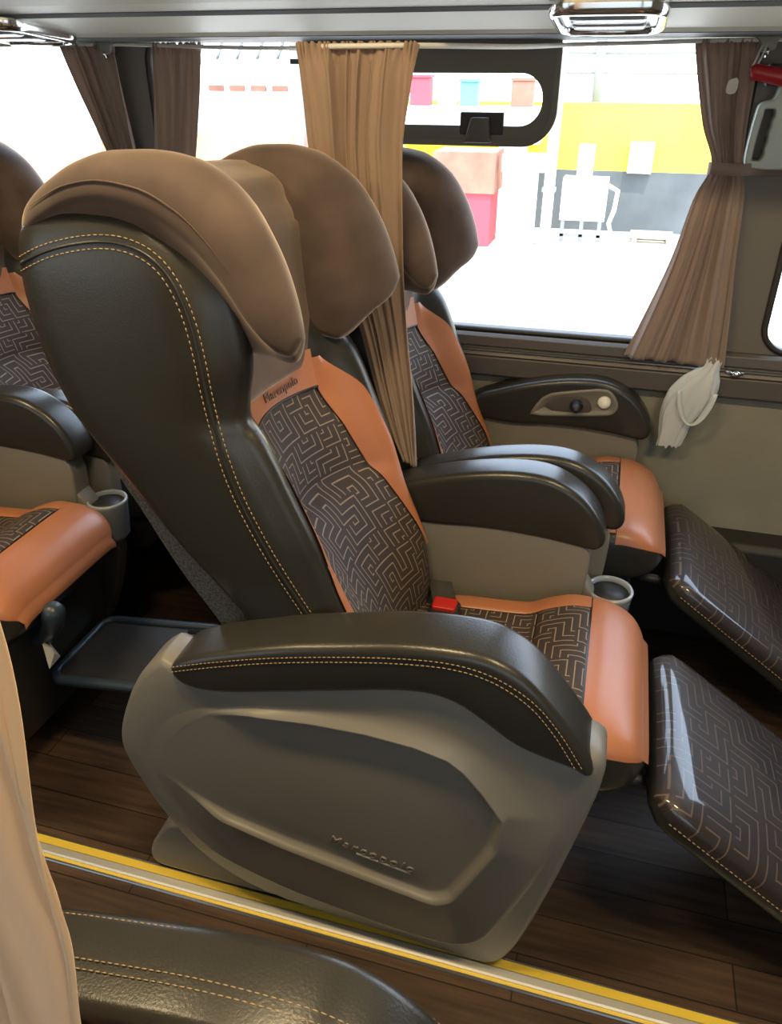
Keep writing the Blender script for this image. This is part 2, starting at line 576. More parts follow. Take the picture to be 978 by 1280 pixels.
def headrest(root):
    # centre pillow
    fx = pch([.948, .956, .985, 1.03, 1.10, 1.18, 1.215, 1.237, 1.250, 1.270, 1.288], [-.500, -.488, -.484, -.484, -.486, -.490, -.495, -.508, -.512, -.535, -.60])
    P = []
    for z in np.concatenate([np.linspace(.949, 1.2, 24), np.linspace(1.205, 1.289, 20)]):
        xf = float(fx(z)); xr = -.715 if z > 1.2 else -.60
        if z > 1.2: xr = -.765 + .11 * ss(1.235, 1.289, z) ** 1.4
        w = .205 * (1 - .12 * ss(1.0, .925, z)) if z < 1.2 else .205
        xm, hx = (xf + xr) / 2, (xf - xr) / 2
        ring = []
        for k in range(48):
            a = 2 * PI * k / 48
            ca, sa = math.cos(a), math.sin(a)
            yy_ = w * np.sign(sa) * abs(sa) ** .55
            ring.append((xm + hx * np.sign(ca) * abs(ca) ** .55 - (.026 * (1 - (yy_ / w) ** 2) if ca > 0 else 0), yy_, z - roll(yy_)))
        P.append(ring)
    pillow = MB().grid(P, cv=True, caps=(True, True)).build('headrest', 'velvet', root)
    # rolled side wings
    xs = np.array([-.757, -.745, -.722, -.68, -.645, -.60, -.55, -.50, -.46, -.43, -.408, -.390, -.377, -.368, -.362])
    zt = pch(xs, [1.215, 1.236, 1.258, 1.285, 1.302, 1.314, 1.316, 1.309, 1.290, 1.266, 1.236, 1.203, 1.170, 1.14, 1.112])
    zo = pch(xs, [1.210, 1.212, 1.222, 1.241, 1.254, 1.260, 1.252, 1.224, 1.180, 1.130, 1.102, 1.088, 1.085, 1.092, 1.105])
    zi = pch(xs, [1.205, 1.200, 1.200, 1.190, 1.170, 1.13, 1.08, 1.045, 1.036, 1.038, 1.046, 1.056, 1.068, 1.082, 1.10])
    yo = pch(xs, [.20, .222, .238, .248, .252, .254, .255, .254, .253, .252, .250, .247, .243, .239, .233])
    th = pch(xs, [.02, .04, .06, .075, .085, .095, .108, .116, .112, .098, .082, .066, .048, .030, .012])
    for sg in (-1, 1):
        P = []
        for x in np.concatenate([np.linspace(-.757, -.70, 10), np.linspace(-.69, -.42, 26), np.linspace(-.412, -.362, 16)]):
            t_, o_, i_, y_, h_ = map(float, (zt(x), zo(x), zi(x), yo(x), th(x)))
            i_ += (.020 * float(ss(-.375, -.43, x)) if sg < 0 else -.048 * float(ss(-.385, -.465, x)))
            H = t_ - o_
            loop = [(y_ - .001, o_ - .002), (y_ + .003, o_ + .08 * H), (y_ + .005, o_ + .32 * H), (y_ + .001, o_ + .65 * H), (y_ - .14 * h_, o_ + .88 * H),
                    (y_ - .38 * h_, t_), (y_ - .66 * h_, t_ - .06 * H), (y_ - .88 * h_, t_ - .25 * H), (y_ - h_, (t_ * .6 + i_ * .4)),
                    (y_ - h_ * 1.0, t_ * .35 + i_ * .65), (y_ - h_ * .92, t_ * .12 + i_ * .88), (y_ - h_ * .72, i_), (y_ - h_ * .42, i_ * .75 + o_ * .25), (y_ - h_ * .2, i_ * .2 + o_ * .8)]
            L = smooth_poly(loop, 44, True, 2)
            P.append([(x, sg * a, b - roll(sg * a)) for a, b in L])
        wing = MB().grid(P, cv=True, caps=(True, True)).build('headrest_wing', 'velvet', root)
        # seams: lower outer hem, front crease
        hem = [(x, sg * (float(yo(x)) + .005), float(zo(x)) + .18 * float(zt(x) - zo(x)) + .012 - roll(sg * .25)) for x in np.linspace(-.715, -.44, 40)]
        MB().tube(hem, [.0011 * min(1, k / 8, (39 - k) / 12) + .0001 for k in range(40)], 6).build('hem', 'velvet', wing)

def arm_pad(root, y0, y1, outline, seams, name='armrest_pad', outer=-1):
    mb = MB(); slab(mb, outline, y0, y1, .015, 140, it=2)
    pad = mb.build(name, 'leather', root)
    for yy, pts, d in seams:
        st = MB()
        q = smooth_poly(pts, 80, False, 2)
        T = np.gradient(q, axis=0); T /= np.linalg.norm(T, axis=1)[:, None]
        n = np.stack([-T[:, 1], T[:, 0]], 1)
        for s_ in ((-.0045, .0045) if not d else (0,)):
            dashes(st, [(x, yy + (s_ if d else 0), z) for x, z in q + n * (0 if d else s_)], 0.0008, .005, .0025)
        st.build('stitching', 'thread', pad)
    return pad

ARM = [(-.585, .575), (-.560, .550), (-.496, .552), (-.334, .597), (-.189, .637), (-.135, .632), (-.09, .604), (-.048, .572), (-.001, .556),
       (.040, .549), (.058, .538), (.070, .545), (.066, .565), (.048, .594), (.013, .640), (-.032, .692), (-.075, .716), (-.115, .724), (-.21, .716), (-.30, .694), (-.393, .672), (-.515, .629), (-.58, .598)]
SEAM = [(-.579, .588), (-.515, .612), (-.393, .652), (-.21, .694), (-.107, .702), (-.032, .668), (.013, .615), (.049, .555)]
TOPLINE = [(-.515, .6305), (-.393, .6740), (-.30, .6960), (-.21, .7165), (-.115, .7235), (-.075, .7160), (-.032, .6925), (.011, .6415), (.03, .612)]
OUT = [(-.334, .606), (-.496, .562), (-.556, .560), (-.572, .582), (-.596, .604), (-.661, .538), (-.706, .437), (-.72, .386), (-.715, .338), (-.647, .169), (-.584, .089), (-.475, .030), (-.239, .012),
       (-.06, .002), (-.029, .009), (.004, .087), (.048, .301), (.08, .478), (.087, .545), (.078, .572), (.045, .580), (-.001, .596), (-.048, .622), (-.09, .650), (-.135, .662), (-.189, .655)]
INN = [(-.493, .521), (-.299, .543), (-.15, .532), (-.101, .496), (-.034, .395), (-.115, .205), (-.123, .195), (-.145, .181), (-.160, .180), (-.501, .246), (-.588, .297), (-.636, .338), (-.600, .434)]
FAC = [(-.68, .378), (-.614, .17), (-.468, .11), (-.36, .085), (-.15, .058), (-.079, .073), (-.041, .137), (.035, .375), (.028, .46), (-.04, .52), (-.12, .575), (-.2, .590), (-.333, .570), (-.5, .53), (-.60, .49)]

def polar(poly, c, n, it=2):
    P = smooth_poly(poly, 600, True, it) - np.array(c)
    ang = np.unwrap(np.arctan2(P[:, 1], P[:, 0]))
    if ang[-1] < ang[0]: P = P[::-1]
    ang = np.arctan2(P[:, 1], P[:, 0]); r = np.hypot(P[:, 0], P[:, 1])
    o = np.argsort(ang); ang, r = ang[o], r[o]
    a = np.linspace(-PI, PI, n, endpoint=False)
    rr = np.interp(a, np.concatenate([ang - 2 * PI, ang, ang + 2 * PI]), np.tile(r, 3))
    return a, rr

def console(root, y=-.31):
    c = (-.30, .36); n = 240
    a, ro = polar(OUT, c, n, 2); _, rf = polar(FAC, c, n, 2); _, ri = polar(INN, c, n, 1)
    left = np.where(np.sin(a) > 0, ss(-.88, -.60, np.cos(a)), ss(-1.0, -.92, np.cos(a)))          # the inner recess fades out towards the rear
    rf = np.minimum(rf, ro * .955); ri = np.minimum(ri, rf * .93)
    low = .010 * ss(.15, .95, -np.sin(a)); bt = ss(.45, -.15, np.sin(a)) * ss(-.98, -.70, np.cos(a))     # the foot of the panel tucks in under its lower crease
    left = left * (1 - 0 * a)
    rings = []
    def ring(r, yy):
        yy = np.broadcast_to(yy, r.shape)
        rings.append([(c[0] + q * math.cos(t), v, c[1] + q * math.sin(t)) for q, t, v in zip(r, a, yy)])
    ring(ro * .98, y + .078); ring(ro, y + .072); ring(ro, y + .022 + low); ring(ro - .002, y + .012 + low); ring(ro - .006, y + .005 + low); ring(ro - .014, y + low * .9)
    ring(np.maximum(rf + .006, ri + .02), y - .001 * bt + low * .25); ring(rf + .001, y - .004 * bt + low * .1); ring(rf - .004, y - .008 * bt); ring(rf - .010, y - .0095 * bt)
    ring(ri + .010, y - .0105 * bt - .0035 * (1 - bt)); ring(ri + .005, y - .0155 * left - (.010 * bt + .003 * (1 - bt)) * (1 - left)); ring(ri + .0015, y - .0165 * left - (.010 * bt + .003 * (1 - bt)) * (1 - left)); ring(ri - .0035, y - .009 * left - (.0095 * bt + .003 * (1 - bt)) * (1 - left)); ring(ri - .008, y - .001 * left - (.009 * bt + .003 * (1 - bt)) * (1 - left)); ring(ri - .016, y - .000 * left - (.008 * bt + .003 * (1 - bt)) * (1 - left))
    for k in (.85, .6, .3, .06):
        ring((ri - .016) * k, y - .002 - .003 * (1 - k))
    mb = MB(); mb.grid(rings, cv=True, caps=(True, True))
    con = mb.build('armrest_console', 'beige', root)
    if MY > 0:
        text('lettering', 'Marcopolo', .026, (-.335, y - .0035, .262), (1, 0, -.19), (.05, 0, 1), 'beige', con, .002, .25, 1.35)
        u = MB(); u.tube([(-.285, y - .0035, .247), (-.19, y - .0035, .229)], .0018, 6)
        u.build('underline', 'beigelight', con)
    # floor bracket behind the panel
    br = MB(); slab(br, [(-.73, .012), (-.735, .05), (-.69, .13), (-.655, .15), (-.5, .14), (-.42, .02), (-.45, .004), (-.70, .004)], y + .03, y + .10, .008, 60, it=1)
    br.build('floor_bracket', 'beige', root)
    return con

def cushion(root):
    fz = pch([-.40, -.36, -.20, -.075, -.03, .02, .06, .10, .13, .148, .158], [.44, .448, .455, .462, .485, .502, .504, .494, .476, .452, .425])
    fb = pch([-.40, -.2, .0, .10, .14, .158], [.34, .34, .35, .365, .385, .415])
    fw = pch([-.40, -.2, .0, .08, .12, .145, .158], [.195, .203, .207, .204, .194, .174, .148])
    e = 5.0
    def top(x, v, off=0):
        zt, zb, w = float(fz(x)), float(fb(x)), float(fw(x))
        h = (zt - zb) / 2
        return (x, v * w, zb + h + h * (1 - min(abs(v), 1) ** e) ** (1 / e) + off)
    P = []
    for x in np.concatenate([np.linspace(-.40, .09, 30), np.linspace(.10, .158, 16)]):
        zt, zb, w = float(fz(x)), float(fb(x)), float(fw(x))
        h = (zt - zb) / 2
        ring = []
        for k in range(64):
            a = 2 * PI * k / 64
            ca, sa = math.cos(a), math.sin(a)
            ring.append((x, w * np.sign(ca) * abs(ca) ** (2 / e), zb + h + h * np.sign(sa) * abs(sa) ** (2 / e)))
        P.append(ring)
    MB().grid(P, cv=True, caps=(True, True)).build('seat_cushion', 'leather', root)
    # woven centre: flat rear part and raised front part
    def patch(x0, x1, v0, v1, off, nx=24, nv=24, crown=.004, uv=False):
        P, UV = [], []
        for x in np.linspace(x0, x1, nx):
            row = []
            for v in np.linspace(v0, v1, nv):
                tu = (x - x0) / (x1 - x0); tv = (v - v0) / (v1 - v0)
                edge = (1 - abs(2 * tu - 1) ** 8) * (1 - abs(2 * tv - 1) ** 8)
                row.append(top(x, v, off + crown * edge))
            P.append(row); UV.append([(p[1] + 1.3, p[0] + 1.7) for p in row])
        return MB().grid(P, uv=UV if uv else None)
    patch(-.38, -.052, -.66, .66, .002, crown=.003, uv=True).build('cushion_insert', 'maze', root)
    patch(-.050, .045, -.66, .66, .003, crown=.006, uv=True).build('cushion_insert', 'maze', root)
    for sg in (-1, 1):
        patch(-.235, .047, sg * .67, sg * .93, .002, crown=.004).build('cushion_side_band', 'orange', root)
    # front band wraps over the nose
    P = []
    for x in np.concatenate([np.linspace(.049, .12, 14), np.linspace(.125, .153, 12)]):
        P.append([top(x, v, .003) if abs(v) < .9 else top(x, v, .002) for v in np.sin(np.linspace(-PI / 2 * .93, PI / 2 * .93, 40))])
    for x, zz in ((.160, -.008), (.1605, -.022)):
        P.append([(x + .002, p[1] * .985, p[2] + zz) for p in P[25]])
    MB().grid(P).build('cushion_front_band', 'orange', root)
    ed = MB()
    # seat pan and pedestal
    pan = MB(); slab(pan, [(-.42, .36), (-.40, .26), (-.28, .22), (-.02, .24), (.08, .31), (.11, .375), (-.3, .36)], -.185, .185, .012, 60, it=1)
    pan.build('seat_pan', 'dark', root)
    for y in (-.145, .145):
        pd = MB(); pd.box((-.38, y - .025, .0), (-.05, y + .025, .25)); pd.build('pedestal', 'dark', root, bevel=.008)
    pd = MB(); pd.box((-.30, -.12, .10), (-.12, .12, .16)); pd.build('pedestal_crossbar', 'dark', root, bevel=.008)

def leg_rest(root, up):
    if up:
        a, b = Vector((.178, 0, .375)), Vector((.60, 0, .075)); w0, w1, th = .205, .210, .075
    else:
        a, b = Vector((.075, 0, .36)), Vector((.035, 0, .05)); w0, w1, th = .19, .17, .05
    d = (b - a); Ln = d.length; d.normalize()
    n = Vector((-d.z, 0, d.x))
    if n.z < 0 and up: n = -n
    if not up and n.x < 0: n = -n
    P, UV = [], []
    rows = [0, .004, .012, .03, .06, .12] + list(np.linspace(.18, Ln - .1, 12)) + [Ln - .06, Ln - .03, Ln - .012, Ln - .004, Ln]
    for t in rows:
        k = min(t, Ln - t)
        hh = th / 2 * (1 - max(0, 1 - k / .035) ** 2.2) ** .5 if k < .035 else th / 2
        hh = max(hh, .008)
        w = (w0 + (w1 - w0) * t / Ln) - .035 * max(0, 1 - k / .05) ** 2
        crown = .010 * math.sin(PI * min(1, t / Ln))
        ring = []; ru = []
        for j in range(64):
            g = 2 * PI * j / 64
            ca, sa = math.cos(g), math.sin(g)
            yy = w * np.sign(ca) * abs(ca) ** .42
            nn = hh * np.sign(sa) * abs(sa) ** .42 + (crown * (1 - (yy / w) ** 2) if sa > 0 else 0)
            q = a + d * t + n * nn
            ring.append((q.x, yy, q.z)); ru.append((yy + .7, t + 2.2))
        P.append(ring); UV.append(ru)
    o = MB().grid(P, cv=True, caps=(True, True)).build('leg_rest', 'leather', root)
    if up:
        C_ = np.array(P); mid = C_.mean(1, keepdims=True)
        C_ = C_ + (C_ - mid) / (np.linalg.norm(C_ - mid, axis=2, keepdims=True) + 1e-6) * .0025
        MB().grid(C_[:, :33], uv=np.array(UV)[:, :33]).build('woven_cover', 'mazeplastic', o)
    if up:
        for sg in (-1, 1):
            st = MB()
            if 1:
                dashes(st, [tuple(a + d * t + n * (th / 2 * .06)) [:1] + (sg * ((w0 + (w1 - w0) * t / Ln) * 1.003 + .0018),) + tuple(a + d * t + n * (th / 2 * .06))[2:] for t in np.linspace(.03, Ln - .03, 40)], .0013, .006, .004)
            st.build('stitching', 'thread', o)
            hg = MB(); hg.tube([(.10, sg * .10, .33), (.20, sg * .10, .325)], .012, 10)
            hg.build('hinge_arm', 'dark', root)
    return o

MIDARM = [(-.40, .60), (-.30, .585), (-.18, .597), (-.06, .592), (.01, .582), (.04, .578), (.056, .592), (.056, .615), (.038, .655), (.005, .693), (-.045, .722), (-.10, .731), (-.19, .722), (-.30, .694), (-.42, .65)]
MIDSEAM = [(-.40, .637), (-.321, .668), (-.194, .700), (-.103, .709), (-.041, .697), (.010, .655), (.042, .605)]

def mid_console(root, y0, y1, pad0, pad1, cup, sg):
    mb = MB()
    slab(mb, [(-.46, .62), (-.46, .10), (-.40, .02), (-.10, .02), (.005, .25), (.03, .45), (.035, .60), (-.06, .61)], y0, y1, .006, 80, it=1)
    con = mb.build('inner_console', 'beige', root)
    arm_pad(root, pad0, pad1, MIDARM, [(pad0 + .004, [(x, z + .0095) for x, z in MIDSEAM], 1)])
    if cup:
        yc_ = (y0 + y1) / 2 + .012
        cp = MB()
        cp.lathe([(.028, .36), (.040, .38), (.046, .462), (.048, .468), (.046, .472), (.042, .472), (.040, .466), (.036, .39), (.0, .385)], (.082, yc_, 0), 40)
        h = cp.build('cup_holder', 'lampgrey', root)
        rim = MB(); rim.lathe([(.0395, .462), (.0395, .40), (.0, .392)], (.082, yc_, 0), 40)
        rim.build('cup_liner', 'dark', h)
        nk = MB(); slab(nk, [(-.02, .30), (.0, .52), (.045, .485), (.06, .43), (.06, .36)], y0 + .004, y1 - .004, .005, 40, it=1)
        nk.build('cup_bracket', 'beige', h)

def belt(root):
    b = MB()
    # webbing coming up between cushion and backrest, then lying on the cushion
    path = [(-.345, .135, .46), (-.325, .132, .474), (-.29, .126, .481), (-.255, .118, .485), (-.225, .108, .486)]
    w = .024
    P = []
    for x, y, z in path:
        P.append([(x - .004, y - w, z), (x + .004, y + w, z + .001)])
    P.append([(-.20, .075, .470), (-.192, .123, .471)])
    strap = None
    q = []
    line = smooth_poly([(-.262, .200, .462), (-.258, .185, .474), (-.25, .16, .474), (-.235, .12, .474), (-.222, .06, .472), (-.212, .0, .470), (-.208, -.03, .469)], 24, False, 2)
    for k, (x, y, z) in enumerate(line):
        q.append([(x - .024, y, z), (x + .024, y + .004, z)])
    st = MB().grid(q).build('seat_belt', 'webbing', root, solid=.0025)
    bk = MB(); slab(bk, [(-.256, .045), (-.200, .05), (-.198, .118), (-.254, .113)], .472, .492, .006, 40, axis='z', it=1)
    k = bk.build('belt_buckle', 'dark', st)
    rd = MB(); slab(rd, rrect(-.250, -.204, .064, .100, .005, 4), .488, .500, .003, 60, axis='z', it=0)
    rd.build('release_button', 'red', st)

def foot_rest(root):
    z = .25
    ol = smooth_poly(rrect(-1.075, -.74, -.085, .150, .04), 60, True, 0)
    il = inset(ol, .020)
    rings = []
    tilt = lambda x: z + .12 * (x + .9)
    for r, dz in ((ol, 0), (ol, .014), (inset(ol, .004), .018), (inset(ol, .016), .018), (il, .014), (il, .002)):
        rings.append([(x, y, tilt(x) + dz) for x, y in r])
    rim = MB(); rim.grid(rings, cu=True, cv=True)
    rm = rim.build('foot_rest', 'darkblue', root)
    pad = MB(); slab(pad, il, 0, .010, .003, 60, axis='z', it=0)
    pad.v = [(x, y, zz + tilt(x)) for x, y, zz in pad.v]
    pad.build('foot_pad', 'rubber', rm)
    for y in (-.07, .12):
        br = MB(); br.tube([(-.83, y, .262), (-.6, y, .30), (-.40, y, .30)], .011, 8)
        br.build('foot_rest_arm', 'dark', rm)

def make_seat(name, loc, label, group, kind='aisle', up=True, lever=False, foot=True):
    root = empty(name, loc)
    tag(root, label, 'seat', group)
    seat_back(root); headrest(root); cushion(root); leg_rest(root, up)
    if kind == 'aisle':
        con = console(root)
        arm_pad(root, -.320, -.224, ARM, [(-.3207, SEAM, 0), (-.2233, [(x, z - .022) for x, z in SEAM], 0)] if MY > 0 else [(-.3207, SEAM, 0), (-.258, TOPLINE, 1), (-.267, TOPLINE, 1), (-.309, [(x, z - .0025) for x, z in TOPLINE], 1)])
        mid_console(root, .218, .275, .212, .293, True, 1)
        belt(root)
    else:
        mid_console(root, -.285, -.245, -.290, -.218, False, -1)
        # window-side armrest with recessed control panel
        arm_pad(root, .190, .262, [(x + .055, z - .005) for x, z in MIDARM], [])
        w = MB(); slab(w, [(-.40, .60), (-.40, .20), (.0, .20), (.085, .40), (.092, .59), (.0, .60)], .208, .252, .006, 60, it=1)
        w.build('inner_console', 'beige', root)
        pl = [(-.195, .612), (-.186, .638), (-.158, .678), (-.10, .692), (-.012, .708), (.010, .694), (.026, .664), (.018, .642), (.004, .634), (-.06, .626)]
        pn = MB()
        O = smooth_poly(pl, 80, True, 1)
        pn.grid([[(x, .191, z) for x, z in O], [(x, .186, z) for x, z in inset(O, .002)], [(x, .186, z) for x, z in inset(O, .008)], [(x, .1895, z) for x, z in inset(O, .011)]], cv=True, caps=(False, True))
        p = pn.build('control_panel', 'beige', root)
        rc = MB(); slab(rc, [(-.165, .636), (-.135, .672), (-.055, .684), (-.035, .645), (-.06, .636)], .1865, .1890, .001, 40, it=1)
        rc.build('recess', 'sill', p)
        js = MB(); js.lathe([(.0, .192), (.016, .191), (.016, .179), (.010, .171), (.011, .161), (.007, .155), (.0, .154)], (-.078, 0, .656), 24, 'y')
        js.build('joystick', 'dark', p)
        bt = MB(); bt.lathe([(.016, .191), (.016, .183), (.013, .180), (.0, .180)], (-.012, 0, .671), 28, 'y')
        bt.build('call_button', 'white', p)
    if lever:
        lv = MB(); lv.tube([(.06, -.07, .30), (.125, -.075, .325), (.155, -.08, .365), (.175, -.09, .41), (.182, -.095, .425)], [.014, .018, .022, .024, .016], 14)
        l_ = lv.build('recline_lever', 'darkblue', root)
        tg = MB(); tg.add([(.135, -.10, .325), (.15, -.115, .275), (.142, -.07, .27), (.126, -.075, .315), (.150, -.092, .298)], [(0, 1, 4), (1, 2, 4), (2, 3, 4), (3, 0, 4)], False)
        tg.build('paper_tag', 'paper', l_, solid=.001)
    if foot: foot_rest(root)
    return root

YA, YB, PITCH = 1.11, 1.70, 1.17
G = 'reclining seats with brown velvet headrests'
aisle = make_seat('reclining_seat', (0, YA, 0), 'reclining seat with grey side console beside the yellow and chrome floor strip', G)
window_seat = make_seat('reclining_seat', (.035, YB, 0), 'reclining seat under the window, with joystick armrest beside the felt wall', G, kind='window', foot=False)
REAR_LIFT = .035
rear_aisle = make_seat('reclining_seat', (-PITCH, YA, 0), 'reclining seat in the row behind, with blue lever and folded leg rest', G, up=False, lever=True, foot=False)
for ch in [k for k in COL.objects if k.parent == window_seat]:
    if ch.name.split('.')[0] in ('backrest', 'backrest_insert', 'backrest_piping_panel', 'name_band', 'piping', 'stitching', 'side_seam', 'rear_panel', 'headrest', 'headrest_wing'):
        ch.location = (.005, 0, -.052)     # this backrest is let down a little
rear_window = copy_tree(window_seat)
rear_window.location = (.035 - PITCH, YB, 0)
rear_window['label'] = 'partly hidden seat with dark headrest in the row behind, by the window'
MY = -1
for ch in [k for k in COL.objects if k.parent == window_seat]:
    if ch.name.split('.')[0] in ('seat_cushion', 'cushion_insert', 'cushion_side_band', 'cushion_front_band', 'leg_rest', 'hinge_arm', 'seat_pan'):
        ch.location = (0, 0, .032)         # the cushion by the window sits a little higher
for ch in [k for k in COL.objects if k.parent == rear_aisle]:
    if ch.name.split('.')[0] not in ('pedestal', 'pedestal_crossbar', 'armrest_console', 'floor_bracket', 'foot_rest'):
        ch.location.z = REAR_LIFT
near = make_seat('reclining_seat', (-.05, .052, 0), 'black leather armrest and seat on the near side of the aisle', G, up=False, foot=False)
MY = 1

# ------------------------------------------------------------------ the bus body
def struct(o, label=None, cat=None):
    o['kind'] = 'structure'
    if label: tag(o, label, cat)
    return o

X0, X1 = -3.6, 2.2
YL, YR = 1.97, -.42
b = MB(); b.box((X0, .831, -.06), (X1, YL + .1, 0)); struct(b.build('floor', 'planks'), 'dark wood plank floor under the seats', 'floor')
b = MB(); b.box((X0, YR - .1, -.06), (X1, .784, -.004)); struct(b.build('floor_aisle', 'planks'), 'dark wood plank aisle floor beyond the strip', 'floor')

# edge strip: two yellow bands around a chrome nosing
strip = empty('trim_1', (0, 0, 0)); struct(strip, 'chrome floor edge strip with two yellow bands along the aisle', 'trim')
def extr(prof, m, name, parent=None, x0=X0, x1=X1, **k):
    mb = MB(); P = [[(x, y, z) for y, z in prof] for x in (x0, x1)]
    mb.grid(P, cv=True, caps=(True, True)); mb.smooth = [False] * len(mb.f)
    return mb.build(name, m, parent, **k)
extr([(.812, -.02), (.812, .004), (.829, .004), (.829, -.02)], 'yellow', 'yellow_band', strip)
extr([(.7925, -.02), (.7925, .006), (.796, .008), (.809, .008), (.812, .006), (.812, -.02)], 'nosing', 'chrome_nosing', strip)
extr([(.782, -.03), (.782, .000), (.784, .002), (.787, .002), (.787, -.03)], 'steel', 'steel_lip', strip)
extr([(.787, -.03), (.787, .002), (.7925, .003), (.7925, -.03)], 'yellow', 'yellow_band', strip)
extr([(.829, -.02), (.829, .003), (.833, .003), (.833, -.02)], 'steel', 'steel_lip', strip)

ZW0, ZW1 = .800, 1.475
def wall(name, y_in, y_out, wins, zc):
    """wall band with round-cornered window openings"""
    mb = MB()
    ztop, zbot = 2.05, .70
    edges = [X0] + [(wins[i][1] + wins[i + 1][0]) / 2 for i in range(len(wins) - 1)] + [X1]
    for i, (a, c) in enumerate(wins):
        hole = rrect(a, c, ZW0, ZW1, .07)
        n = len(hole)
        cx, cz = (a + c) / 2, (ZW0 + ZW1) / 2
        outer = []
        L, R = edges[i], edges[i + 1]
        for (x, z) in hole:
            ox = L if x < a + .0700001 else (R if x > c - .0700001 else x)
            oz = zbot if z < ZW0 + .0700001 else (ztop if z > ZW1 - .0700001 else z)
            # keep ring quads sane: corners collapse on the cell's corner
            outer.append((ox, oz))
        for y in (y_in, y_out):
            mb.grid([[(x, y, z) for x, z in hole], [(x, y, z) for x, z in outer]], cv=True)
        mb.grid([[(x, y_in, z) for x, z in hole], [(x, y_out, z) for x, z in hole]], cv=True)
    return mb.build(name, 'pillar', None, auto=30)

WINS = [(-3.3, -1.305), (-1.185, .235), (.355, 1.95)]
wl = struct(wall('wall_left', YL, YL + .07, WINS, 0), 'grey brown wall with pillars between the windows', 'wall')
b = MB(); b.box((X0, YL, .0), (X1, YL + .07, .71)); b.build('felt_panel', 'wallcarpet', wl)
wr = struct(wall('wall_right', YR, YR - .07, WINS, 0), 'wall with windows on the other side of the coach', 'wall')
b = MB(); b.box((X0, YR - .07, .0), (X1, YR, .71)); b.build('felt_panel', 'wallcarpet', wr)
b = MB(); b.box((X0 - .05, YR - .1, -.06), (X0, YL + .1, 2.1)); struct(b.build('wall_rear', 'pillar'), 'rear bulkhead', 'wall')
b = MB(); b.box((X1, YR - .1, -.06), (X1 + .05, YL + .1, 2.1)); struct(b.build('wall_front', 'pillar'), 'front bulkhead', 'wall')
b = MB(); b.box((X0 - .05, YR - .1, 2.02), (X1 + .05, YL + .1, 2.08)); struct(b.build('ceiling', 'ceil'), 'pale coach ceiling over the aisle', 'ceiling')

# sill ledge under the windows
sill = empty('trim_2'); struct(sill, 'dark brown ledge running under the windows', 'trim')
extr([(1.975, .80), (1.955, .802), (1.945, .795), (1.942, .772), (1.950, .768), (1.950, .760), (1.940, .757), (1.935, .748), (1.975, .745)], 'sill', 'ledge', sill, bevel=.002)
extr([(1.975, .747), (1.943, .747), (1.938, .742), (1.936, .698), (1.944, .690), (1.975, .690)], 'sill', 'ledge_face', sill, bevel=.002)
extr([(1.952, .7605), (1.9405, .7595), (1.9405, .7630), (1.952, .7635)], 'steel', 'metal_line', sill)
# black heater duct along the floor
bd = extr([(1.975, .315), (1.90, .315), (1.885, .300), (1.885, .0), (1.975, .0)], 'rubber', 'baseboard_left', bevel=.005)
struct(bd, 'black heater duct along the foot of the felt wall', 'baseboard')

# windows: rubber gasket, pane
for i, (a, c) in enumerate(WINS):
    w = empty('window_%d' % (i + 1), ((a + c) / 2, YL, ZW0)); struct(w, ['rear coach window', 'middle coach window with the small hinged vent pane', 'front coach window beyond the grey pillar'][i], 'window')
    ox, oz = (a + c) / 2, ZW0
    g = MB()
    H = [(x - ox, z - oz) for x, z in rrect(a, c, ZW0, ZW1, .07)]
    Hi = [(x - ox, z - oz) for x, z in rrect(a + .014, c - .014, ZW0 + .010, ZW1 - .012, .06)]
    g.grid([[(x, -.004, z) for x, z in H], [(x, -.008, z) for x, z in Hi], [(x, .03, z) for x, z in Hi], [(x, .03, z) for x, z in H]], cu=True, cv=True)
    g.build('gasket', 'rubber', w)
    pn = MB(); pn.add([(x, .022, z) for x, z in Hi], [list(range(len(Hi)))], False)
    pn.build('pane', 'glass', w)
    if i == 1:
        # vent pane: dark frame with two round lower corners
        def ring(x0, x1, z0, z1, r):
            return [(x - ox, z - oz) for x, z in rrect(x0, x1, z0, z1, r)]
        f = MB()
        A = ring(-.765, -.168, 1.238, 1.50, .075); B = ring(-.735, -.202, 1.280, 1.385, .05)
        Cc = ring(-.757, -.180, 1.252, 1.49, .066); Dd = ring(-.748, -.192, 1.266, 1.40, .058)
        f.grid([[(x, .02, z) for x, z in A], [(x, -.012, z) for x, z in A], [(x, -.018, z) for x, z in Cc], [(x, -.012, z) for x, z in Dd], [(x, -.012, z) for x, z in B], [(x, .012, z) for x, z in B]], cv=True)
        f.build('vent_frame', 'ventgrey', w, auto=40)
        lt = MB(); lt.box((-.385 - ox, -.016, 1.262 - oz), (-.285 - ox, .0, 1.308 - oz)); lt.build('latch_plate', 'rubber', w, bevel=.003)
        lt = MB(); slab(lt, [(-.372 - ox, 1.246 - oz), (-.358 - ox, 1.298 - oz), (-.318 - ox, 1.298 - oz), (-.310 - ox, 1.246 - oz)], -.030, -.014, .003, 40, it=0); lt.build('latch', 'sill', w)
for i, (a, c) in enumerate(WINS):
    w = empty('window_%d' % (i + 4), ((a + c) / 2, YR, ZW0)); struct(w, 'coach window on the other side of the aisle', 'window')
    Hi = [(x - (a + c) / 2, z - ZW0) for x, z in rrect(a, c, ZW0, ZW1, .07)]
    pn = MB(); pn.add([(x, -.03, z) for x, z in Hi], [list(range(len(Hi)))], False)
    pn.build('pane', 'dimglass', w)

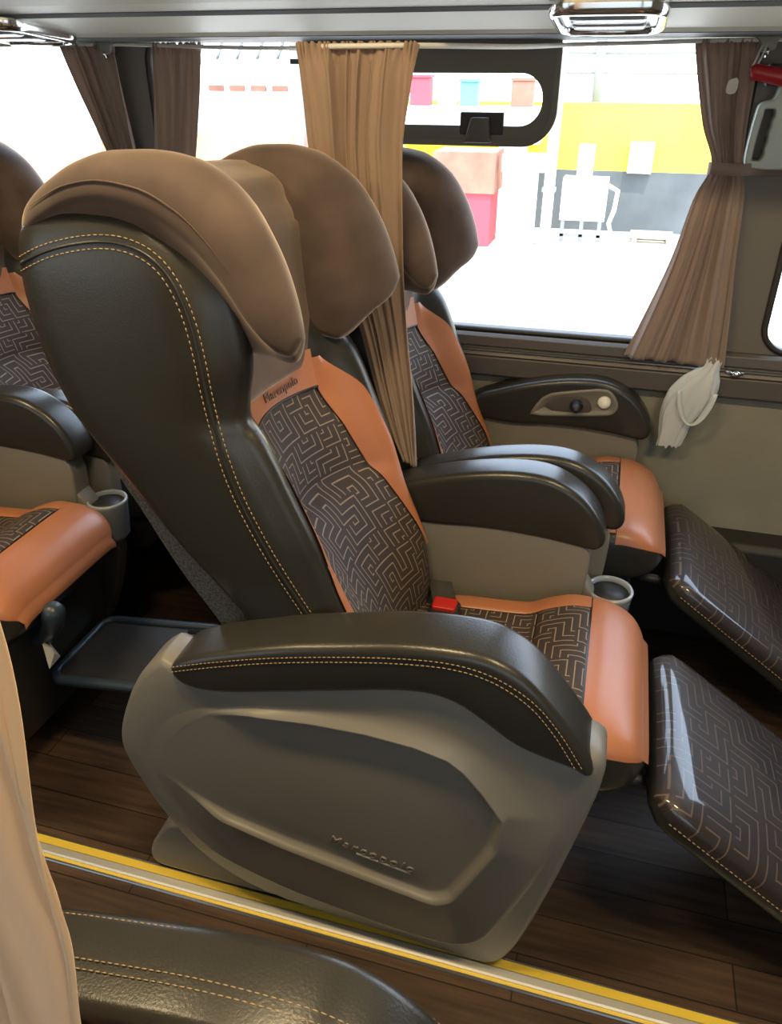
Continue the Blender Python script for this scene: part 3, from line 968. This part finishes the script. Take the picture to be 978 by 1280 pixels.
# luggage rack above the windows (and its twin on the other side)
rk = extr([(1.985, 1.448), (1.81, 1.455), (1.80, 1.462), (1.775, 1.464), (1.60, 1.4835), (1.592, 1.490), (1.50, 1.497), (1.30, 1.535), (1.27, 1.57), (1.27, 2.03), (1.985, 2.03)], 'rack', 'ceiling_rack', None)
struct(rk, 'grey green underside of the luggage rack above the windows', 'ceiling')
un = extr([(1.985, 1.4465), (1.812, 1.4535), (1.812, 1.456), (1.985, 1.450)], 'rackunder', 'dark_channel', rk)  # dark blue-grey strip of the underside, next to the wall
ln = extr([(1.600, 1.4825), (1.590, 1.4885), (1.590, 1.4915), (1.600, 1.486)], 'rackunder', 'groove', rk)
rk2 = extr([(-.43, 1.448), (-.25, 1.455), (.0, 1.52), (.03, 1.57), (.03, 2.03), (-.43, 2.03)], 'rack', 'ceiling_rack', None)
struct(rk2, 'luggage rack over the other side of the aisle', 'ceiling')

# reading light consoles under the rack
def reading_light(loc, label):
    r = empty('reading_light', loc); r.scale = (1, 1.15, 1.2); tag(r, label, 'light', 'reading lights under the luggage rack')
    h = MB()
    O = rrect(-.098, .098, -.115, .105, .045)
    rings = [(0, 0), (0, -.012), (.004, -.018), (.010, -.020), (.016, -.018), (.018, -.012)]
    h.grid([[(x, y, z) for x, y in inset(smooth_poly(O, 80, True, 0), d)] for d, z in rings], cv=True)
    h.build('chrome_frame', 'chrome', r)
    l = MB(); l.add([(x, y, -.011) for x, y in inset(smooth_poly(O, 80, True, 0), .017)], [list(range(80))], False); l.build('housing', 'steel', r)
    for yy in (-.055, .01):
        q = MB(); q.grid([[(x, y, z) for x, y in rrect(-.065 + d, .065 - d, yy - .024 + d, yy + .024 - d, .012)] for d, z in ((0, -.011), (.002, -.019), (.006, -.021))], cv=True, caps=(False, True)); q.build('lens', 'lampgrey', r)
    q = MB(); q.tube([(-.07, .066, -.018), (.07, .066, -.018)], .006, 8); q.build('louvre', 'chrome', r)
    r.rotation_euler = (-math.radians(5.2), 0, 0)
    return r
reading_light((-.066, 1.645, 1.482), 'chrome framed reading light under the rack, over the middle window')
reading_light((-1.34, 1.70, 1.474), 'chrome framed reading light under the rack, over the rear window')

# ------------------------------------------------------------------ curtain cord, hooks
def obj_tube(name, pts, r, m, parent=None, n=8):
    mb = MB(); mb.tube(pts, r, n); return mb.build(name, m, parent)
cord = obj_tube('curtain_string', smooth_poly([(-3.3, 1.93, 1.440), (-1.26, 1.93, 1.4445), (-1.20, 1.93, 1.444), (-1.0, 1.925, 1.437), (-.70, 1.80, 1.431), (-.57, 1.42, 1.427), (-.46, 1.395, 1.427), (-.34, 1.41, 1.428), (-.22, 1.72, 1.430), (-.15, 1.925, 1.438), (.05, 1.93, 1.441), (.21, 1.93, 1.445), (.6, 1.93, 1.445), (2.1, 1.93, 1.445)], 160, False, 2), .0042, 'cord')
tag(cord, 'thin pale cord strung above the windows, carrying the curtains', 'cord')
for x, lb in ((-1.262, 'grey hook holding the curtain cord above the dark rear pillar'), (.235, 'grey hook holding the curtain cord above the red lever')):
    h = empty('cord_hook', (x, 1.93, 1.445)); tag(h, lb, 'hook', 'cord hooks under the luggage rack')
    q = MB(); slab(q, [(-.03, .014), (-.03, .004), (-.016, -.002), (-.014, -.022), (.014, -.022), (.016, -.002), (.03, .004), (.03, .014)], -.012, .012, .003, 40, it=1); q.build('bracket', 'beige', h)
    q = MB(); q.tube([(.0, -.014, -.016), (.0, -.018, -.022), (0, -.010, -.03), (0, 0, -.026)], .003, 6); q.build('pin', 'chrome', h)

# ------------------------------------------------------------------ curtains
def curtain(name, levels, folds, amp, m, label, seed=0, nu=150, nv=70, head=True, extra=None):
    """levels: (left xyz, right xyz, fold scale) from the top down"""
    rnd = random.Random(seed)
    Ls = np.array([l[0] for l in levels], float); Rs = np.array([l[1] for l in levels], float); A = np.array([l[2] for l in levels], float)
    t = np.linspace(0, 1, len(levels))
    fl = [pch(t, Ls[:, k]) for k in range(3)]; fr = [pch(t, Rs[:, k]) for k in range(3)]; fa = pch(t, A)
    ph = [rnd.uniform(0, 6.28) for _ in range(6)]
    P = []
    for v in np.linspace(0, 1, nv):
        L = np.array([f(v) for f in fl]); R = np.array([f(v) for f in fr]); a = float(fa(v)) * amp
        d = R - L; d[2] = 0; d /= np.linalg.norm(d) + 1e-9
        nrm = np.array([d[1], -d[0], 0])
        row = []
        for u in np.linspace(0, 1, nu):
            uu = u + .05 * math.sin(2 * PI * (1.3 * u + .4 * v) + ph[0])
            w = math.sin(2 * PI * folds * uu + ph[1] + .8 * math.sin(2 * v + ph[2]))
            w2 = math.sin(2 * PI * folds * .47 * uu + ph[3] + 1.2 * v)
            w3 = math.sin(2 * PI * folds * 2.1 * uu + ph[4] - 1.5 * v)
            am = .55 + .45 * math.sin(2 * PI * (.9 * u + .2 * v) * 1.7 + ph[4])
            off = a * (.62 * am * np.sign(w) * abs(w) ** .8 + .5 * w2 + .14 * w3)
            if head and v < .07:
                k = 1 - v / .07
                off = off * (1 - .6 * k) + .004 * k * math.sin(2 * PI * folds * 3.1 * u + ph[5])
            side = .25 * a * math.cos(2 * PI * folds * uu + ph[1])
            p = L + (R - L) * u + nrm * off + d * side * (0 if u in (0, 1) else 1)
            if head and v < .02: p[2] += .003 * math.sin(2 * PI * folds * 3.1 * u)
            row.append(p)
        P.append(row)
    o = MB().grid(P).build(name, m, None, solid=.002)
    tag(o, label, 'curtain')
    return o

y = 1.402
curtain('curtain', [((-.562, 1.41, 1.432), (-.350, 1.41, 1.432), 1), ((-.552, 1.40, 1.36), (-.362, 1.40, 1.36), .9), ((-.545, y, 1.26), (-.374, y, 1.26), .7), ((-.51, y, 1.10), (-.372, y, 1.10), .6),
                    ((-.455, y, .95), (-.363, y, .95), .6), ((-.425, y, .84), (-.352, y, .84), .6), ((-.392, y, .745), (-.345, y, .745), .6), ((-.367, y, .69), (-.341, y, .675), .5)], 7, .014, 'curtain',
        'long tan curtain hanging between the two front headrests', 3)
yy = 1.93
curtain('curtain', [((.098, yy, 1.444), (.222, yy, 1.444), 1), ((.115, yy, 1.38), (.225, yy, 1.38), 1), ((.142, yy, 1.29), (.228, yy, 1.29), 1), ((.172, yy, 1.215), (.235, yy, 1.215), .6), ((.150, yy, 1.15), (.252, yy, 1.15), .8),
                    ((.125, yy - .005, 1.02), (.262, yy - .005, 1.02), 1.1), ((.085, yy - .01, .88), (.276, yy - .01, .88), 1.3), ((.052, yy - .012, .78), (.285, yy - .012, .775), 1.2)], 7, .012, 'curtaingrey',
        'taupe curtain tied back against the pillar beside the red lever', 8)
curtain('curtain', [((-1.400, yy, 1.445), (-1.245, yy, 1.445), 1), ((-1.365, yy, 1.36), (-1.240, yy, 1.36), 1), ((-1.325, yy, 1.25), (-1.232, yy, 1.25), .8), ((-1.295, yy, 1.15), (-1.225, yy, 1.15), .6), ((-1.26, yy, .95), (-1.225, yy, .95), .6)], 5, .012, 'curtaingrey',
        'taupe curtain gathered against the dark rear pillar, at the rear window', 11)
curtain('curtain', [((-1.142, yy, 1.445), (-1.012, yy, 1.445), 1), ((-1.150, yy, 1.36), (-1.025, yy, 1.36), 1), ((-1.165, yy, 1.25), (-1.045, yy, 1.25), .8), ((-1.19, yy, 1.10), (-1.08, yy, 1.10), .6), ((-1.2, yy, .95), (-1.12, yy, .95), .6)], 4, .012, 'curtaingrey',
        'taupe curtain gathered beside the dark rear pillar, at the middle window', 14)
curtain('curtain', [((-.40, .150, 1.50), (-.22, .150, 1.50), .8), ((-.40, .165, 1.30), (-.205, .165, 1.30), 1), ((-.40, .175, 1.19), (-.207, .175, 1.188), 1), ((-.40, .175, 1.09), (-.216, .175, 1.094), 1), ((-.40, .175, 1.017), (-.2225, .175, 1.017), 1), ((-.40, .172, .93), (-.236, .173, .93), 1), ((-.40, .17, .80), (-.252, .17, .80), 1), ((-.40, .17, .66), (-.27, .17, .66), 1)], 9, .020, 'curtainlit',
        'tan curtain with painted-in lamplight hanging over the end of the near black armrest', 21)
# near curtain's own rail
r_ = obj_tube('curtain_rail', [(-1.2, .15, 1.508), (.0, .15, 1.508)], .008, 'steel'); tag(r_, 'steel rail over the near seat', 'rail')
r_ = None

# tie-back strap
q = MB()
P = []
for x, dz, dy in [(.166, 0, 1.915), (.172, 0, 1.905), (.20, 0, 1.900), (.232, -.001, 1.902), (.246, -.002, 1.925), (.28, -.003, 1.955), (.325, -.004, 1.968)]:
    P.append([(x, dy, 1.222 + dz), (x, dy, 1.198 + dz)])
o = q.grid(P).build('tie_back', 'curtaingrey', None, solid=.003)
tag(o, 'taupe strap tying the curtain to the pillar', 'curtain tie')
q = MB(); slab(q, [(.170, 1.352), (.172, 1.372), (.176, 1.376), (.192, 1.380), (.193, 1.352), (.180, 1.348)], 1.9075, 1.9095, .0008, 30, it=1)
o = q.build('curtain_label', 'paper'); tag(o, 'small pale cloth patch sewn on the tied curtain', 'patch')

# emergency lever + grip handle on the pillar
h = empty('emergency_lever', (.245, 1.90, 1.385)); tag(h, 'red emergency window lever hanging at the top of the pillar', 'lever')
q = MB(); q.tube([(-.035, .0, .004), (-.028, 0, .004), (.03, 0, -.006), (.09, .0, -.016), (.15, 0, -.024)], [.010, .0145, .016, .016, .014], 16); q.build('grip', 'darkred', h)
q = MB(); q.tube([(-.018, .022, .058), (-.030, .01, .02), (-.035, .004, .006)], .0022, 6); q.tube([(-.010, .022, .058), (-.02, .012, .025), (-.026, .004, .010)], .0022, 6); q.build('cord_loop', 'cord', h)
q = MB(); q.box((.0, .012, -.022), (.05, .066, .018)); q.build('bracket', 'rubber', h, bevel=.004)
h = empty('grip_handle', (.286, 1.940, 1.268)); tag(h, 'grey green grip handle with finger notches on the pillar', 'handle')
q = MB()
O = [(-.042, .055), (-.036, .064), (-.012, .068), (-.006, .10), (.005, .112), (.055, .11), (.055, -.045), (.045, -.056), (-.038, -.056), (-.047, -.045)]
I = [(-.034, .054), (-.030, .058), (-.010, .058), (-.006, .052), (-.004, .040), (-.010, .032), (-.006, .022), (-.011, .008), (-.007, -.004), (-.012, -.018), (-.009, -.030), (-.014, -.042), (-.020, -.047), (-.036, -.047), (-.040, -.042)]
cv = bpy.data.curves.new('grip', 'CURVE'); cv.dimensions = '2D'; cv.fill_mode = 'BOTH'; cv.extrude = .018; cv.bevel_depth = .0035; cv.bevel_resolution = 2
for pts in (smooth_poly(O, 90, True, 2), smooth_poly(I, 90, True, 1)):
    sp_ = cv.splines.new('POLY'); sp_.points.add(len(pts) - 1); sp_.use_cyclic_u = True
    for k, (x, z) in enumerate(pts): sp_.points[k].co = (x, z, 0, 1)
tmp = link(bpy.data.objects.new('grip', cv))
me = bpy.data.meshes.new_from_object(tmp.evaluated_get(bpy.context.evaluated_depsgraph_get()))
bpy.data.objects.remove(tmp)
me.materials.clear(); me.materials.append(M['greyhandle'])
g_ = link(bpy.data.objects.new('grip', me), h); g_.rotation_euler = (PI / 2, 0, 0); g_.location = (0, .010, 0)
q = MB(); q.lathe([(.007, -.013), (.007, -.017), (.0, -.018)], (.022, 0, .09), 16, 'y'); q.build('screw', 'steel', h)

# latch on the sill and the hanging plastic bag
o = MB(); o.tube([(.295, 1.936, .760), (.335, 1.934, .760)], .004, 8); o.lathe([(.006, -.01), (.009, 0), (.006, .01)], (.318, 1.932, .758), 12, 'x')
o = o.build('sill_latch', 'chrome'); tag(o, 'small chrome latch on the dark window ledge', 'latch')

def plastic_bag():
    P = []
    nz, nu = 40, 56
    lv = [(0, .262, .016, .010), (.10, .252, .022, .014), (.22, .238, .040, .022), (.40, .226, .050, .024), (.58, .214, .044, .020), (.75, .203, .036, .015), (.9, .197, .030, .010), (1, .194, .026, .006)]
    T = [l[0] for l in lv]
    fc, fw_, fd = pch(T, [l[1] for l in lv]), pch(T, [l[2] for l in lv]), pch(T, [l[3] for l in lv])
    for i, t in enumerate(np.linspace(0, 1, nz)):
        z = .790 - .228 * t
        row = []
        for k in range(nu):
            a = 2 * PI * k / nu
            rr = 1 + .30 * noise.noise(Vector((math.cos(a) * 2.2, math.sin(a) * 2.2, t * 2.2))) + .16 * noise.noise(Vector((math.cos(a) * 6, math.sin(a) * 6, t * 3 + 5)))
            row.append((float(fc(t)) + float(fw_(t)) * rr * math.cos(a), 1.915 + float(fd(t)) * rr * math.sin(a) * .8, z + .012 * noise.noise(Vector((math.cos(a) * 3, math.sin(a) * 3, 9 + t)))))
        P.append(row)
    root = empty('plastic_bag', (0, 0, 0))
    tag(root, 'crumpled white plastic bag hanging from the window ledge', 'bag')
    MB().grid(P, cv=True).build('bag_body', 'bag', root)
    hl = MB()
    q = []
    for t in np.linspace(0, 1, 24):
        a = PI * t
        c = np.array((.242 + .028 * math.cos(a * .9 + .2) - .012 * t, 1.892, .715 - .075 * math.sin(a)))
        q.append([c + (0, .006, .006 * math.sin(9 * t)), c + (.012 * math.cos(a), -.004, -.012 * math.sin(a) + .004)])
    hl.grid(q); hl.build('bag_handle', 'bag', root, solid=.001)
plastic_bag()

# ------------------------------------------------------------------ outside
b = MB(); b.box((-45, 2.6, -1.3), (35, 60, -1.2)); struct(b.build('ground', 'concrete'), 'bright concrete yard outside', 'ground')
b = MB(); b.box((-45, -40, -1.3), (35, -1.2, -1.2)); struct(b.build('ground_beyond', 'concrete'), 'concrete yard on the other side', 'ground')
bw = empty('wall_yard', (0, 15.2, -1.2)); struct(bw, 'yellow yard wall with a dark slate base', 'wall')
b = MB(); b.box((-4.0, 0, 0), (14, .2, 1.0)); b.build('wall_base', 'darkwall', bw)
b = MB(); b.box((-4.0, .0, 1.0), (14, .2, 2.05)); b.build('wall_upper', 'yellowwall', bw)
def out(name, label, cat, parts, loc=(0, 0, 0), group=None):
    r = empty(name, loc); tag(r, label, cat, group)
    for pn, m, boxes, tubes in parts:
        for lo, hi in boxes: q = MB(); q.box(lo, hi); q.build(pn, m, r)
        for pts, rad in tubes: q = MB(); q.tube(pts, rad, 10); q.build(pn, m, r)
    return r
out('meter_box', 'grey meter box fixed to the yellow yard wall', 'box', [('housing', 'whitepaint', [((-.19, -.16, -.24), (.17, 0, .24))], []), ('door_edge', 'metalgrey', [((.17, -.17, -.25), (.21, 0, .25))], [])], (.19, 15.2, .03))
out('utility_pole', 'tall dark pole with overhead lines standing behind the yellow wall', 'pole', [('pole', 'metalgrey', [], [([(0, 0, 0), (-.1, 0, 5.5)], .09)]), ('cross_arm', 'metalgrey', [((-1.4, -.05, 3.02), (2.4, .05, 3.2))], []),
    ('overhead_line', 'metalgrey', [], [([(x, .1, 2.60 + z0 - .12 * math.sin(PI * (x + 6) / 14)) for x in np.linspace(-6, 8, 30)], .022) for z0 in (0, .3)])], (-.66, 16.0, -1.2))
out('fuel_cabinet', 'white cabinet on a frame with a hose, in front of the slate wall', 'cabinet',
    [('cabinet', 'whitepaint', [((-.36, -.2, .38), (.36, .2, 1.02)), ((-.16, -.12, 1.02), (.08, .12, 1.5))], []), ('frame', 'metalgrey', [((-.33, -.18, 0), (-.27, -.12, .4)), ((.27, -.18, 0), (.33, -.12, .4)), ((-.02, -.18, 0), (.04, -.12, .4)), ((-.33, -.18, .12), (.33, -.14, .16))], []),
     ('hose', 'whitepaint', [], [([(.36, -.1, .92), (.52, -.15, .85), (.5, -.15, .55), (.44, -.15, .35), (.55, -.15, .05), (.2, -.3, .03), (-.4, -.4, .03), (-.8, -.3, .03)], .035)])], (-.62, 14.0, -1.2))
out('white_post', 'white concrete post standing beside the cabinet', 'post', [('post', 'whitepaint', [((-.2, -.12, 0), (.2, .12, 1.35)), ((-.36, -.16, 1.15), (.30, .16, 1.40))], [])], (-1.55, 13.4, -1.2))
out('vent_pipe', 'tall pale pipe rising between the white post and the cabinet', 'pipe', [('pipe', 'whitepaint', [], [([(0, 0, 0), (0, 0, 3.4)], .085)]), ('clamp', 'metalgrey', [((-.10, -.10, .9), (.10, .10, .96))], [])], (-1.13, 13.1, -1.2))
out('yard_hut', 'small hut with crimson lower wall and brown upper boards', 'hut',
    [('lower_wall', 'crimson', [((-.45, 0, 0), (.45, .8, .82))], []), ('upper_wall', 'brick', [((-.5, -.05, .82), (.5, .85, 1.42))], [])], (-2.5, 13.2, -1.2))
out('yard_canopy', 'white canopy behind the small hut, crates on its roof', 'canopy', [('roof', 'whitepaint', [((-1.75, -.1, 1.45), (1.2, .55, 2.0))], []), ('post', 'whitepaint', [((-1.5, -.05, 0), (-1.2, .3, 1.45))], []), ('post', 'whitepaint', [((.55, -.05, 0), (1.0, .3, 1.45))], [])], (-2.7, 14.5, -1.2))
for k, (x, wd, ht, m, lb, cat) in enumerate([(-3.6, .34, .42, 'crimson', 'crimson crate on the white canopy roof', 'crate'), (-3.15, .17, .40, 'whitepaint', 'white drum on the canopy roof beside the blue crate', 'drum'),
                            (-2.75, .30, .36, 'blue', 'blue crate on the white canopy roof', 'crate'), (-1.85, .36, .38, 'brick', 'brown crate on the white canopy roof', 'crate')]):
    r = empty('storage_crate' if cat == 'crate' else 'storage_drum', (x, 14.6, .8)); tag(r, lb, cat)
    if cat == 'crate':
        q = MB(); q.box((-wd / 2, 0, 0), (wd / 2, .3, ht)); q.build('body', m, r, bevel=.02)
        q = MB(); q.box((-wd / 2 - .02, -.02, ht), (wd / 2 + .02, .32, ht + .04)); q.build('rim', m, r)
    else:
        q = MB(); q.lathe([(wd * .9, 0), (wd, .05), (wd, ht), (wd * .6, ht + .07)], (0, .2, 0), 20); q.build('body', m, r)
out('wooden_pallet', 'low wooden pallet lying at the foot of the slate wall', 'pallet', [('boards', 'wood', [((-.35, -.3, .08), (.35, -.12, .11)), ((-.35, -.06, .08), (.35, .1, .11)), ((-.35, .16, .08), (.35, .3, .11))], []), ('runners', 'wood', [((-.32, -.3, 0), (-.24, .3, .08)), ((.24, -.3, 0), (.32, .3, .08))], [])], (.55, 14.5, -1.2))
# long pale building seen through the rear windows
bl = empty('warehouse', (-12, 15.5, -1.2)); tag(bl, 'long warehouse with white upper wall and pale orange lower wall', 'building')
b = MB(); b.box((-14, 0, 0), (7.6, 6, 1.45)); b.build('lower_wall', 'orangewall', bl)
b = MB(); b.box((-14, 0, 1.45), (7.6, 6, 2.25)); b.build('upper_wall', 'whitepaint', bl)
for k in range(4):
    b = MB(); x = 4.0 + k * .44; b.box((x, -.06, 2.17), (x + .30, 0, 2.27)); b.build('vent_opening', 'brick', bl)
gt = out('steel_gantry', 'steel gantry with lattice roof over the warehouse', 'gantry', [('column', 'metalgrey', [((-.1, 0, 0), (.08, .2, 3.1)), ((-2.6, 0, 0), (-2.45, .2, 3.1))], []), ('girder', 'metalgrey', [((-2.9, 0, 2.62), (.5, .15, 2.70)), ((-2.9, 0, 3.0), (.5, .15, 3.12))], [([(-2.8 + .4 * k, .08, 2.66), (-2.6 + .4 * k, .08, 3.05)], .03) for k in range(8)])], (-6.0, 15.0, -1.2))
ld = out('ladder', 'short dark ladder leaning on the warehouse wall', 'ladder', [('rail', 'metalgrey', [], [([(-.13, 0, .5), (-.13, 0, 1.5)], .02), ([(.13, 0, .5), (.13, 0, 1.5)], .02)]), ('rungs', 'metalgrey', [], [([(-.13, 0, .6 + .2 * k), (.13, 0, .6 + .2 * k)], .015) for k in range(5)])], (-10.45, 15.4, -1.2))

# ------------------------------------------------------------------ lights
w = bpy.data.worlds.new('sky'); SC.world = w; w.use_nodes = True
nt = w.node_tree; bg = nt.nodes['Background']
tc = N(nt, 'ShaderNodeTexCoord'); sp = N(nt, 'ShaderNodeSeparateXYZ'); nt.links.new(tc.outputs['Generated'], sp.inputs[0])
rp = N(nt, 'ShaderNodeValToRGB')
rp.color_ramp.elements[0].position = .0; rp.color_ramp.elements[0].color = (1, .98, .95, 1)
rp.color_ramp.elements[1].position = .28; rp.color_ramp.elements[1].color = (.62, .78, 1, 1)
nt.links.new(sp.outputs[2], rp.inputs[0]); nt.links.new(rp.outputs[0], bg.inputs[0])
bg.inputs[1].default_value = 5.5

def light(name, typ, loc, rot, energy, col=(1, 1, 1), parent=None, **kw):
    l = bpy.data.lights.new(name, typ); l.energy = energy; l.color = col
    for k, v in kw.items(): setattr(l, k, v)
    o = bpy.data.objects.new(name, l); o.location = loc; o.rotation_euler = rot
    return link(o, parent)
light('sun', 'SUN', (0, 0, 8), (math.radians(28), 0, math.radians(25)), 6, (1, .95, .86), angle=math.radians(1))
# daylight portals in the window openings
for (a, c) in WINS:
    for yy_, rx in ((YL + .09, -PI / 2), (YR - .09, PI / 2)):
        o = light('window_portal', 'AREA', ((a + c) / 2, yy_, (ZW0 + ZW1) / 2), (rx, 0, 0), 1, shape='RECTANGLE', size=c - a, size_y=ZW1 - ZW0)
        o.data.cycles.is_portal = True
# warm ceiling lamps over the aisle
for k, (x, y_) in enumerate(((-1.5, .55), (-.45, .55), (.6, .55))):
    r = empty('ceiling_light', (x, y_, 2.02)); tag(r, 'warm ceiling lamp over the aisle', 'light', 'ceiling lamps over the aisle')
    q = MB(); q.grid([[(px, py, z) for px, py in rrect(-.22 + d, .22 - d, -.06 + d, .06 - d, .02)] for d, z in ((0, 0), (0, -.02), (.006, -.025), (.012, -.022))], cv=True); q.build('frame', 'white', r)
    q = MB(); q.add([(px, py, -.018) for px, py in rrect(-.205, .205, -.046, .046, .01)], [list(range(52))], False); q.build('diffuser', 'lamp', r)
    light('lamp', 'AREA', (0, 0, -.03), (0, 0, 0), 12, (1, .76, .42), r, shape='RECTANGLE', size=.4, size_y=.09)

# ------------------------------------------------------------------ camera
cd = bpy.data.cameras.new('camera'); cd.sensor_fit = 'HORIZONTAL'; cd.sensor_width = 36; cd.lens = 967 / 978 * 36
cd.clip_start = .02; cd.clip_end = 300
cam = bpy.data.objects.new('camera', cd); cam.location = (0, 0, 1.4); cam.rotation_euler = (math.radians(60), 0, math.radians(15.7)); link(cam)
SC.camera = cam
SC.view_settings.view_transform = 'Standard'; SC.view_settings.look = 'None'; SC.view_settings.gamma = 1
SC.view_settings.use_curve_mapping = False
SC.view_settings.exposure = 0.25
SC.cycles.use_denoising = True
SC.cycles.max_bounces = 8
SC.cycles.transparent_max_bounces = 16
SC.cycles.sample_clamp_indirect = 6
